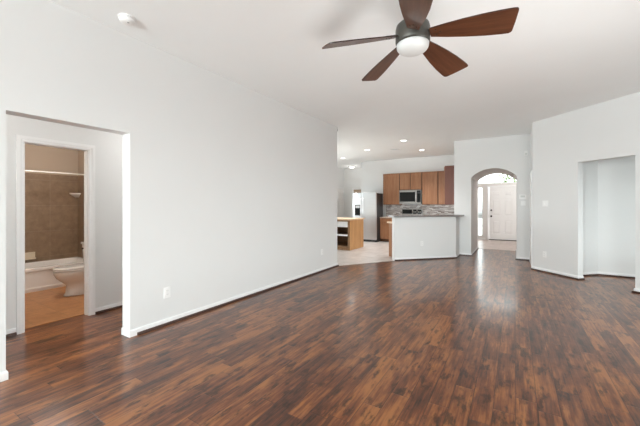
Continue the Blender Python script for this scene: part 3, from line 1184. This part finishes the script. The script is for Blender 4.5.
def base(loc, rotz, w, label, d=0.58, h=0.87, toe=0.1, drawers=True, ndoors=1):
    t = thing('base_cabinet', label, 'cabinet', loc, rotz, 'brown base kitchen cabinets')
    bm = bmesh.new()
    box(bm, 0, w, 0, d, toe, h)
    obj('cabinet_body', bm, 'cab', t)
    bm = bmesh.new()
    box(bm, 0.0, w, 0.05, d, 0, toe)
    obj('toe_kick', bm, 'cabgap', t)
    dw = (w - 0.012) / ndoors
    for k in range(ndoors):
        xa, xb = 0.012 + k * dw, dw * (k + 1) - 0.002
        bm = bmesh.new()
        shaker(bm, xa, xb, toe + 0.02, h - 0.19)
        obj('door', bm, 'cab', t)
        bm = bmesh.new()
        bbox(bm, xa, xb, -0.02, 0, h - 0.17, h - 0.02, 0.003)
        obj('drawer_front', bm, 'cab', t)
    return t


KZ = 0.006
base((-4.265, 11.11, KZ), 0, 0.63, 'brown base cabinet standing between fridge and range')
base((-2.81, 11.11, KZ), 0, 0.76, 'brown base cabinet standing right of the range', ndoors=2)
bm = bmesh.new()
bbox(bm, -4.27, -3.63, 11.07, 11.688, 0.880, 0.918, 0.006)
tag(obj('countertop', bm, 'laminate'), 'beige countertop on the base cabinet beside the fridge', 'countertop')
bm = bmesh.new()
bbox(bm, -2.82, -2.04, 11.07, 11.688, 0.880, 0.918, 0.006)
tag(obj('countertop', bm, 'laminate'), 'beige countertop on the base cabinet right of the range', 'countertop')

# peninsula cabinet and counter behind the bar
pt = 0.18
pl = 0.86
pc = (P1[0] + pt * s45 - (bw + 0.545 + 0.01) * s45, P1[1] + pt * s45 + (bw + 0.545 + 0.01) * s45)
# local frame: x runs from far end to near end, -y faces the kitchen
bt = thing('base_cabinet', 'brown peninsula base cabinet behind the left end of the bar', 'cabinet',
           (P1[0] + (pt + pl) * s45 - 0.675 * s45, P1[1] + (pt + pl) * s45 + 0.675 * s45, KZ), R(225), 'brown base kitchen cabinets')
bm = bmesh.new()
box(bm, 0, pl, 0, 0.54, 0.0, 0.87)
obj('cabinet_body', bm, 'cab', bt)
for k in range(2):
    bm = bmesh.new()
    shaker(bm, 0.012 + k * 0.43, 0.418 + k * 0.43, 0.12, 0.68)
    obj('door', bm, 'cab', bt)
    bm = bmesh.new()
    bbox(bm, 0.012 + k * 0.43, 0.418 + k * 0.43, -0.02, 0, 0.70, 0.85, 0.003)
    obj('drawer_front', bm, 'cab', bt)
bm = bmesh.new()
bbox(bm, pt - 0.04, pt + pl, bw + 0.005, bw + 0.60, 0.880, 0.918, 0.006)
o = tag(obj('countertop', bm, 'butcher'), 'pale low countertop tucked behind the bar half wall', 'countertop')
o.location = (P1[0], P1[1], 0)
o.rotation_euler = (0, 0, R(45))

# bar counter
bm = bmesh.new()
e = 0.055
A = (P1[0] + e * s45 - 0.03 * s45, P1[1] - e * s45 - 0.03 * s45)
tip = (-1.165, -1.165 + (P1[1] - P1[0]) - 2 * e * s45)
kk = 0.28 * s45
Bq = (P1[0] - kk - 0.03 * s45, P1[1] + kk - 0.03 * s45)
prism(bm, [A, tip, (-1.165, 9.243), (-1.425, 9.243), (-1.425, -1.425 + (P1[1] - P1[0]) + 2 * kk), Bq], 1.061, 1.10)
bmesh.ops.bevel(bm, geom=list(bm.edges), offset=0.006, segments=2, profile=0.7, affect='EDGES')
tag(obj('bar_countertop', bm, 'granite'), 'gray stone bar counter lying on the white half wall', 'countertop')

# backsplash
bm = bmesh.new()
box(bm, -4.25, -1.43, 11.688, 11.70, 0.92, 1.37)
struct('wall_backsplash', bm, 'mosaic', 'gray and white mosaic tile backsplash under the upper cabinets', 'backsplash')
bm = bmesh.new()
box(bm, -4.275, -4.25, 11.68, 11.70, 0.92, 1.37)
struct('trim_2', bm, 'trim', 'white edge strip at the fridge end of the backsplash', 'trim')
bm = bmesh.new()
box(bm, -1.432, -1.42, 9.4, 11.688, 0.92, 1.37)
struct('wall_backsplash_side', bm, 'mosaic_y', 'gray mosaic tile backsplash on the right kitchen wall', 'backsplash')

# microwave
mw = thing('microwave', 'stainless microwave with black window under the short cabinet', 'microwave', (-3.60, 11.30, 1.405), 0)
W_ = 0.775
bm = bmesh.new()
bbox(bm, 0, W_, 0.02, 0.385, 0, 0.49, 0.004)
obj('microwave_body', bm, 'steel2', mw)
bm = bmesh.new()
for a in ((0.005, 0.015, 0.075, 0.42), (0.585, 0.61, 0.075, 0.42), (0.005, 0.61, 0.0, 0.075), (0.005, 0.61, 0.42, 0.485)):
    box(bm, a[0], a[1], 0, 0.0199, a[2], a[3])
dd = obj('door', bm, 'steel2', mw)
bm = bmesh.new()
box(bm, 0.015, 0.585, 0.004, 0.0195, 0.075, 0.42)
obj('door_window', bm, 'black', dd)
bm = bmesh.new()
tube(bm, [(0.595, 0.0, 0.07), (0.595, -0.03, 0.08), (0.595, -0.03, 0.41), (0.595, 0.0, 0.42)], 0.011, 10)
obj('handle', bm, 'steel', dd)
bm = bmesh.new()
bbox(bm, 0.635, 0.77, 0.0, 0.0199, 0.05, 0.47, 0.002)
pp = obj('control_panel', bm, 'black', mw)
bm = bmesh.new()
box(bm, 0.655, 0.75, -0.002, 0.0, 0.36, 0.42)
obj('display', bm, 'slot', pp)

# range with backguard
rg = thing('kitchen_range', 'stainless range whose black-paneled backguard rises above the bar', 'range', (-3.605, 11.03, KZ), 0)
bm = bmesh.new()
bbox(bm, 0, 0.755, 0.03, 0.64, 0.06, 0.905, 0.004)
obj('range_body', bm, 'steel', rg)
bm = bmesh.new()
bbox(bm, 0.0, 0.755, 0.02, 0.58, 0.9055, 0.92, 0.003)
ct = obj('cooktop', bm, 'black', rg)
for x in (0.19, 0.56):
    for y in (0.17, 0.43):
        bm = bmesh.new()
        lathe(bm, [(0.085, 0.9201), (0.085, 0.922), (0, 0.922)], 24, cx=x, cy=y)
        obj('burner', bm, 'plastic_gray', ct)
bm = bmesh.new()
bbox(bm, 0.01, 0.745, 0.0, 0.029, 0.25, 0.80, 0.004)
od = obj('oven_door', bm, 'steel', rg)
bm = bmesh.new()
box(bm, 0.13, 0.62, -0.002, 0.0, 0.36, 0.64)
obj('oven_window', bm, 'black', od)
bm = bmesh.new()
tube(bm, [(0.06, 0, 0.75), (0.06, -0.04, 0.75), (0.69, -0.04, 0.75), (0.69, 0, 0.75)], 0.012, 10)
obj('handle', bm, 'steel', od)
bm = bmesh.new()
bbox(bm, 0.01, 0.745, 0.005, 0.029, 0.08, 0.24, 0.004)
obj('drawer', bm, 'steel', rg)
bm = bmesh.new()
bbox(bm, 0.0, 0.755, 0.585, 0.645, 0.906, 1.215, 0.02, 3)
bgd = obj('backguard', bm, 'steel2', rg)
for a in ((0.025, 0.39), (0.415, 0.55), (0.575, 0.73)):
    bm = bmesh.new()
    bbox(bm, a[0], a[1], 0.580, 0.586, 1.03, 1.185, 0.002)
    obj('control_panel', bm, 'black', bgd)
for x in (0.455, 0.505, 0.62, 0.68):
    bm = bmesh.new()
    lathe(bm, [(0.022, 0), (0.02, 0.022), (0, 0.024)], 16, Matrix.Translation((x, 0.5795, 1.10)) @ Matrix.Rotation(R(90), 4, 'X'))
    obj('knob', bm, 'steel', bgd)

# refrigerator
fr_ = thing('refrigerator', 'stainless side-by-side refrigerator with black water dispenser', 'refrigerator', (-5.22, 10.77, KZ), 0)
FWd = 0.94
bm = bmesh.new()
bbox(bm, 0, FWd, 0.075, 0.66, 0.03, 1.79, 0.006)
obj('fridge_body', bm, 'steeldark', fr_)
bm = bmesh.new()
box(bm, 0.01, FWd - 0.01, 0.03, 0.60, 0, 0.075)
obj('base_grille', bm, 'blackmat', fr_)
fs_ = 0.385
bm = bmesh.new()
bbox(bm, 0.0, fs_ - 0.003, 0, 0.072, 0.085, 1.81, 0.012, 3)
dl = obj('freezer_door', bm, 'steel', fr_)
bm = bmesh.new()
bbox(bm, fs_ + 0.003, FWd, 0, 0.072, 0.085, 1.81, 0.012, 3)
dr = obj('fridge_door', bm, 'steel', fr_)
for p, x in ((dl, fs_ - 0.045), (dr, fs_ + 0.045)):
    bm = bmesh.new()
    tube(bm, [(x, 0, 0.55), (x, -0.045, 0.57), (x, -0.05, 1.1), (x, -0.045, 1.58), (x, 0, 1.60)], 0.013, 10)
    obj('handle', bm, 'steel', p)
bm = bmesh.new()
bbox(bm, 0.09, 0.315, -0.006, 0.0, 0.96, 1.36, 0.004)
dp = obj('water_dispenser', bm, 'black', dl)
bm = bmesh.new()
bbox(bm, 0.115, 0.29, -0.010, -0.005, 1.24, 1.335, 0.003)
obj('dispenser_display', bm, 'plastic_gray', fr_)
bm = bmesh.new()
bbox(bm, 0.115, 0.29, -0.03, -0.005, 0.99, 1.005, 0.003)
obj('drip_tray', bm, 'blackmat', fr_)

# kitchen island
ix1, ix0 = -4.18, -5.45
iy0, iy1 = 8.42, 9.42
isl = thing('kitchen_island', 'oak kitchen island with wood top, white drawer and open shelves', 'kitchen island', (ix0, iy0, KZ), 0)
w, d = ix1 - ix0, iy1 - iy0
bm = bmesh.new()
bbox(bm, -0.04, w + 0.03, -0.035, d + 0.03, 0.895, 0.935, 0.005)
obj('island_top', bm, 'butcher', isl)
for x in (0.0, w - 0.03):
    bm = bmesh.new()
    bbox(bm, x, x + 0.03, 0.0, d, 0.0, 0.895, 0.003)
    obj('side_panel', bm, 'oak', isl)
bm = bmesh.new()
box(bm, 0.03, w - 0.03, d - 0.02, d, 0.02, 0.895)
obj('back_panel', bm, 'oakdark', isl)
for x in (-0.004, w / 2 - 0.035, w - 0.066):
    bm = bmesh.new()
    bbox(bm, x, x + 0.07, -0.014, -0.0005, 0.0, 0.895, 0.002)
    obj('stile', bm, 'oakdark', isl)
for z0_, z1_, nm in ((0.86, 0.894, 'top_rail'), (0.0, 0.10, 'bottom_rail')):
    for a, b in ((0.066, w / 2 - 0.036), (w / 2 + 0.036, w - 0.067)):
        bm = bmesh.new()
        box(bm, a, b, -0.012, 0.012, z0_, z1_)
        obj(nm, bm, 'oakdark', isl)
for z in (0.105, 0.425):
    bm = bmesh.new()
    box(bm, 0.031, w - 0.031, 0.013 if z < 0.2 else -0.006, d - 0.021, z, z + 0.018)
    obj('shelf', bm, 'oakdark', isl)
for a, b in ((0.067, w / 2 - 0.037), (w / 2 + 0.037, w - 0.068)):
    bm = bmesh.new()
    box(bm, a, b, -0.013, -0.0062, 0.42, 0.472)
    obj('shelf_edge', bm, 'trim', isl, 'white edge strip of the middle shelf')
    bm = bmesh.new()
    bbox(bm, a, b, -0.018, 0.001, 0.69, 0.855, 0.004)
    bbox(bm, a + 0.01, b - 0.01, 0.0012, 0.5, 0.70, 0.80, 0.002)
    dw_ = obj('drawer', bm, 'trim', isl, 'white drawer front')

# ------------------------------------------------------------------ bathroom
# bathtub: lofted from rounded rectangles
def rrect(x0, x1, y0, y1, r, z, n=6):
    out = []
    for cx, cy, a0 in ((x1 - r, y1 - r, 0), (x0 + r, y1 - r, 90), (x0 + r, y0 + r, 180), (x1 - r, y0 + r, 270)):
        for k in range(n + 1):
            a = R(a0 + 90 * k / n)
            out.append((cx + r * math.cos(a), cy + r * math.sin(a), z))
    return out


tb = thing('bathtub', 'white alcove bathtub under the brown tiled wall', 'bathtub', (-7.088, 0.962, KZ), 0)
tw, tl = 0.735, 1.70
bm = bmesh.new()
loft(bm, [rrect(0, tw - 0.02, 0, tl, 0.012, 0.0), rrect(0, tw - 0.012, 0, tl, 0.012, 0.05), rrect(0, tw - 0.02, 0, tl, 0.012, 0.07), rrect(0, tw - 0.02, 0, tl, 0.012, 0.31),
          rrect(0, tw, 0, tl, 0.015, 0.325), rrect(0, tw, 0, tl, 0.02, 0.36), rrect(0.008, tw - 0.008, 0.008, tl - 0.008, 0.02, 0.372),
          rrect(0.06, tw - 0.075, 0.07, tl - 0.07, 0.12, 0.372), rrect(0.075, tw - 0.09, 0.085, tl - 0.085, 0.12, 0.35),
          rrect(0.12, tw - 0.14, 0.2, tl - 0.14, 0.13, 0.09), rrect(0.17, tw - 0.19, 0.27, tl - 0.2, 0.12, 0.06)], smooth=False)
obj('tub_shell', bm, 'tub', tb)
bm = bmesh.new()
lathe(bm, [(0.03, 0.0605), (0.03, 0.063), (0, 0.064)], 20, cx=0.36, cy=tl - 0.3)
obj('drain', bm, 'steel', tb)

# toilet: local -y = front
tx, tback = -5.68, 2.625
tt = thing('toilet', 'white two-piece toilet standing beside the bathtub', 'toilet', (tx, tback, KZ), 0)


def egg(cy, ry_f, ry_b, rx, z, n=36):
    pts = []
    for k in range(n):
        a = 2 * PI * k / n
        y = math.sin(a)
        yy = cy + (ry_b if y > 0 else ry_f) * y
        pts.append((rx * math.cos(a), yy, z))
    return pts


bm = bmesh.new()
# front of bowl at y ~ -0.68
loft(bm, [egg(-0.460, 0.20, 0.22, 0.115, 0.0), egg(-0.460, 0.20, 0.22, 0.117, 0.02), egg(-0.460, 0.18, 0.21, 0.100, 0.05), egg(-0.460, 0.17, 0.20, 0.095, 0.16),
          egg(-0.490, 0.19, 0.20, 0.112, 0.21), egg(-0.520, 0.225, 0.22, 0.150, 0.27), egg(-0.530, 0.245, 0.22, 0.178, 0.33), egg(-0.530, 0.25, 0.22, 0.184, 0.375),
          egg(-0.530, 0.23, 0.20, 0.165, 0.385), egg(-0.530, 0.21, 0.16, 0.12, 0.35), egg(-0.520, 0.12, 0.1, 0.07, 0.25)])
obj('bowl', bm, 'ceramic', tt)
bm = bmesh.new()
loft(bm, [egg(-0.530, 0.256, 0.185, 0.188, 0.387), egg(-0.530, 0.26, 0.185, 0.191, 0.395), egg(-0.530, 0.256, 0.185, 0.188, 0.405)])
obj('seat', bm, 'ceramic', tt)
bm = bmesh.new()
loft(bm, [egg(-0.530, 0.252, 0.185, 0.184, 0.409), egg(-0.530, 0.258, 0.185, 0.188, 0.416), egg(-0.530, 0.245, 0.18, 0.178, 0.428), egg(-0.530, 0.17, 0.12, 0.12, 0.434)])
obj('lid', bm, 'ceramic', tt)
bm = bmesh.new()
bbox(bm, -0.17, 0.17, -0.40, -0.02, 0.30, 0.385, 0.02, 3)
obj('rear_shelf', bm, 'ceramic', tt)
bm = bmesh.new()
loft(bm, [rrect(-0.20, 0.20, -0.335, -0.01, 0.03, 0.39), rrect(-0.215, 0.215, -0.345, -0.008, 0.03, 0.55), rrect(-0.225, 0.225, -0.35, -0.005, 0.03, 0.725)])
tk = obj('tank', bm, 'ceramic', tt)
bm = bmesh.new()
bbox(bm, -0.235, 0.235, -0.36, -0.002, 0.727, 0.765, 0.01, 3)
obj('tank_lid', bm, 'ceramic', tk)
bm = bmesh.new()
tube(bm, [(-0.17, -0.346, 0.67), (-0.17, -0.37, 0.67), (-0.10, -0.375, 0.665)], 0.008, 10)
obj('flush_lever', bm, 'bronze', tk)

# shower rod
rod = thing('shower_rod', 'white shower curtain rod across the bathtub alcove', 'shower rod', (-6.35, 0.95, 1.885))
bm = bmesh.new()
tube(bm, [(0, 0.012, 0), (0, 1.718, 0)], 0.011, 14)
obj('rod_tube', bm, 'rod', rod)
for y, s in ((0, 1), (1.73, -1)):
    bm = bmesh.new()
    tube(bm, [(0, y, 0), (0, y + s * 0.012, 0)], 0.03, 20)
    obj('flange', bm, 'rod', rod)
# soap dish
so = thing('soap_dish', 'cream ceramic soap dish set in the brown tiles', 'soap dish', (-7.09, 1.955, 0.475), R(90))
bm = bmesh.new()
bbox(bm, -0.085, 0.085, -0.02, 0, -0.055, 0.075, 0.008)
obj('dish_plate', bm, 'soap', so)
bm = bmesh.new()
bbox(bm, -0.08, 0.08, -0.075, -0.018, -0.045, -0.02, 0.008)
obj('dish_tray', bm, 'soap', so)
# corner shelf
cs = thing('corner_shelf', 'small white ceramic corner shelf on the shower tiles', 'shelf', (-7.09, 2.67, 1.565))
bm = bmesh.new()
q_ = [(0, 0)] + [(0.13 * math.sin(R(90) * k / 8), -0.13 * math.cos(R(90) * k / 8)) for k in range(9)]
prism(bm, q_, 0, 0.02)
obj('shelf_plate', bm, 'ceramic', cs)
bm = bmesh.new()
loft(bm, [[(x * s_, y * s_, z) for x, y in q_] for s_, z in ((0.35, -0.06), (0.75, -0.025), (0.98, 0.0))], smooth=False)
obj('shelf_bracket', bm, 'ceramic', cs)
# bathroom ceiling light (out of view)
gl = thing('ceiling_globe', 'round warm ceiling light of the bathroom', 'ceiling light', (-5.5, 1.75, 2.44))
bm = bmesh.new()
lathe(bm, [(0.15, 0), (0.15, -0.02), (0.13, -0.025), (0, -0.025)], 32)
obj('lamp_base', bm, 'fanmetal', gl)
bm = bmesh.new()
lathe(bm, [(0.125, -0.026), (0.12, -0.05), (0.09, -0.08), (0.045, -0.098), (0, -0.102)], 32)
obj('lamp_glass', bm, 'bathglobe', gl)
point('bath_lamp', (-5.5, 1.75, 2.27), 42, (1.0, 0.99, 0.97), 0.1)


# flush lights added to brighten hall, passage, recess and entry, mostly out of view
def fill_flush_light(loc, label, power, color):
    t = dup(gl, loc, label=label)
    for c in t.children:
        if c.name.startswith('lamp_glass'):
            c.data = c.data.copy()
            c.data.materials[0] = M['whiteglobe']
    point('fill_lamp', (loc[0], loc[1], loc[2] - 0.17), power, color, 0.1)


fill_flush_light((-3.97, 2.8, 2.6), 'unseen fill ceiling light added at the far end of the side hall', 12.5, (1.0, 0.98, 0.96))
fill_flush_light((-3.97, 0.0, 2.6), 'unseen fill ceiling light added at the near end of the side hall', 21, (1.0, 0.97, 0.94))
fill_flush_light((-6.2, 12.7, H), 'round ceiling light added to brighten the passage past the fridge', 6, (1.0, 0.96, 0.92))
fill_flush_light((2.25, 6.65, 2.6), 'unseen fill ceiling light added inside the tall recess', 2, (1.0, 0.98, 0.96))
fill_flush_light((0.95, 12.3, H), 'unseen fill ceiling light added in the entry', 68, (1.0, 0.98, 0.96))
